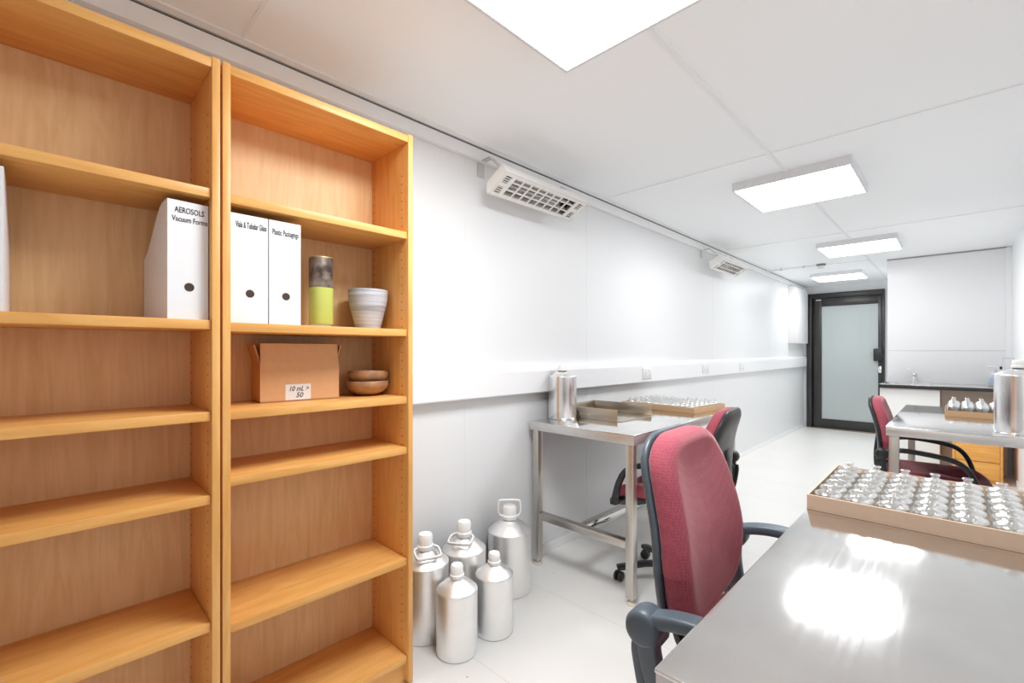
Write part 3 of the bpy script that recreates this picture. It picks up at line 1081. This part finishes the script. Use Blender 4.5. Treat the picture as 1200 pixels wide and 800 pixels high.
chair(1.612, 1.105, math.radians(3), .585, 'burgundy office chair nearest, pushed under the nearest steel table', .35)
chair(.735, 2.378, math.radians(185), .520, 'burgundy office chair facing the left wall table, back to camera', .62, 0, BLACK, -.03)
chair(1.715, 3.915, math.radians(1), .475, 'burgundy office chair tucked under the far right table', .2, 0, BLACK)

# ------------------------------------------------------------------ sink end
t = thing('base_cabinet', 'white cabinet with dark feet below the sink', 'cabinet', (1.47, 6.60, 0))
obj('carcass', box(BM(), -.237, .24, -.27, .285, .105, .865, .002), CABW, t)
obj('door', box(BM(), -.235, .238, -.292, -.272, .108, .862, .002), CABW, t)
for sx in (-.2, .2):
    for sy in (-.25, .24):
        obj('foot', lathe(BM(), [(0, 0), (.025, 0), (.025, .012), (.016, .02), (.016, .105), (0, .105)], 16, 0, None, (sx, sy, 0)), BLACK, t)
t = thing('worktop', 'dark edged worktop with sink along the end wall', 'worktop', (1.7, 6.58, .866))
b = BM()
box(b, -.475, .53, -.31, .30, 0, .034, .003)
obj('slab', b, TOPD, t)
obj('steel_top', box(BM(), -.47, .53, -.302, .30, .034, .037, .001), ST_Y, t)
b = BM()
bw = roundpoly([(-.38, -.19), (-.05, -.19), (-.05, .16), (-.38, .16)], .05, 5)
bi = [(p[0] * .97 - .006, p[1] * .96) for p in bw]
v0 = [b.verts.new((p[0], p[1], .0372)) for p in bw]
v1 = [b.verts.new((p[0], p[1], .041)) for p in bw]
v2 = [b.verts.new((p[0], p[1], .041)) for p in bi]
v3 = [b.verts.new((p[0] * .98, p[1] * .98, .0374)) for p in bi]
n = len(bw)
for A, B in ((v0, v1), (v1, v2), (v2, v3)):
    for k in range(n):
        b.faces.new((A[k], A[(k + 1) % n], B[(k + 1) % n], B[k]))
b.faces.new(v3)
obj('sink_bowl', b, CHROME, t)
obj('back_board', box(BM(), .015, .49, .085, .10, -.86, 0), TAUPE, t, 0)
# tap
t = thing('tap', 'chrome mixer tap standing behind the sink', 'tap', (1.495, 6.80, .9035))
b = BM()
lathe(b, [(0, 0), (.028, 0), (.028, .01), (.021, .016), (.019, .09), (.021, .10), (0, .105)], 20)
obj('tap_body', b, CHROME, t)
b = BM()
sweep(b, smooth_path([(0, -.01, .07), (0, -.05, .10), (0, -.11, .115), (0, -.135, .09)], 5), circ(.011, 10), (1, 0, 0))
obj('spout', b, CHROME, t)
b = BM()
sweep(b, [(0, 0, .105), (-.02, .01, .135), (-.055, .015, .155)], rrect(.024, .010, .004, 2), (0, 1, 0))
obj('lever', b, CHROME, t)
# spray bottle
t = thing('spray_bottle', 'clear spray bottle with blue label on the worktop', 'bottle', (2.10, 6.62, .9035))
b = BM()
lathe(b, [(0, 0), (.036, 0), (.040, .006), (.040, .095), (.036, .12), (.022, .145), (.014, .155), (.014, .165), (0, .165)], 24)
obj('bottle_body', b, plain('milky_plastic', (.82, .85, .88), .25, **{'Transmission Weight': .35}), t)
b = BM()
lathe(b, [(.0405, .035), (.0407, .036), (.0407, .085), (.0405, .086)], 24)
obj('sticker', b, plain('blue_sticker', (.45, .55, .75), .5, noise=.3, nscale=40), t)
b = BM()
lathe(b, [(0, .16), (.016, .16), (.016, .178), (.010, .182), (0, .182)], 16)
box(b, -.045, .022, -.010, .010, .182, .205, .004)
sweep(b, [(-.03, 0, .185), (-.036, 0, .165), (-.034, 0, .150)], rrect(.010, .005, .001, 1), (0, 1, 0))
obj('trigger_head', b, PAPER, t)
# thin bent wall spout
t = thing('wall_spout', 'thin bent dark pipe spout on right wall by the sink', 'spout', (XR, 6.62, 1.16))
b = BM()
sweep(b, smooth_path([(0, 0, .025), (-.05, 0, .028), (-.082, 0, .020), (-.088, 0, -.01), (-.090, 0, -.06)], 5), circ(.006, 10), (0, 1, 0))
obj('pipe', b, CHROME, t)
b = BM()
lathe(b, [(0, -.085), (.009, -.085), (.010, -.058), (0, -.055)], 14, 0, None, (-.090, 0, 0))
obj('nozzle', b, BLACK, t)
# pine drawer unit under the worktop
t = thing('drawer_unit', 'low orange pine drawer unit under the worktop', 'cabinet', (1.97, 6.44, 0))
b = BM()
box(b, -.17, -.152, -.22, .22, 0, .56, .002)
box(b, .152, .17, -.22, .22, 0, .56, .002)
box(b, -.152, .152, -.215, .22, .54, .56, .002)
box(b, -.152, .152, -.20, .22, .0, .03, .002)
box(b, -.152, .152, .205, .22, .03, .54)
obj('carcass', b, PINE, t)
for k in range(3):
    b = BM()
    box(b, -.150, .150, -.218, -.200, .034 + k * .169, .198 + k * .169, .003)
    obj('drawer', b, PINE, t)

# ------------------------------------------------------------------ camera, world, view
W = bpy.data.worlds.new('world')
bpy.context.scene.world = W
W.use_nodes = True
W.node_tree.nodes['Background'].inputs[0].default_value = (.9, .95, 1, 1)
W.node_tree.nodes['Background'].inputs[1].default_value = .3
cam = bpy.data.cameras.new('camera')
co = link(bpy.data.objects.new('camera', cam))
F = 533.0
cam.sensor_width = 36
cam.sensor_fit = 'HORIZONTAL'
cam.lens = 36 * F / 1200
cam.shift_y = 12 / 1200
cam.clip_start = .02
co.location = (1.83, 0, 1.25)
co.rotation_euler = (PI / 2, 0, math.atan(521 / F))
sc = bpy.context.scene
sc.camera = co
sc.view_settings.view_transform = 'Standard'
sc.view_settings.look = 'None'
sc.view_settings.gamma = 1
sc.view_settings.use_curve_mapping = False
sc.view_settings.exposure = .17
sc.cycles.max_bounces = 16
sc.cycles.diffuse_bounces = 12
sc.cycles.transparent_max_bounces = 24
sc.cycles.glossy_bounces = 6
sc.cycles.transmission_bounces = 12
sc.cycles.caustics_refractive = True
sc.cycles.caustics_reflective = False
sc.cycles.sample_clamp_indirect = 8
sc.cycles.use_denoising = True
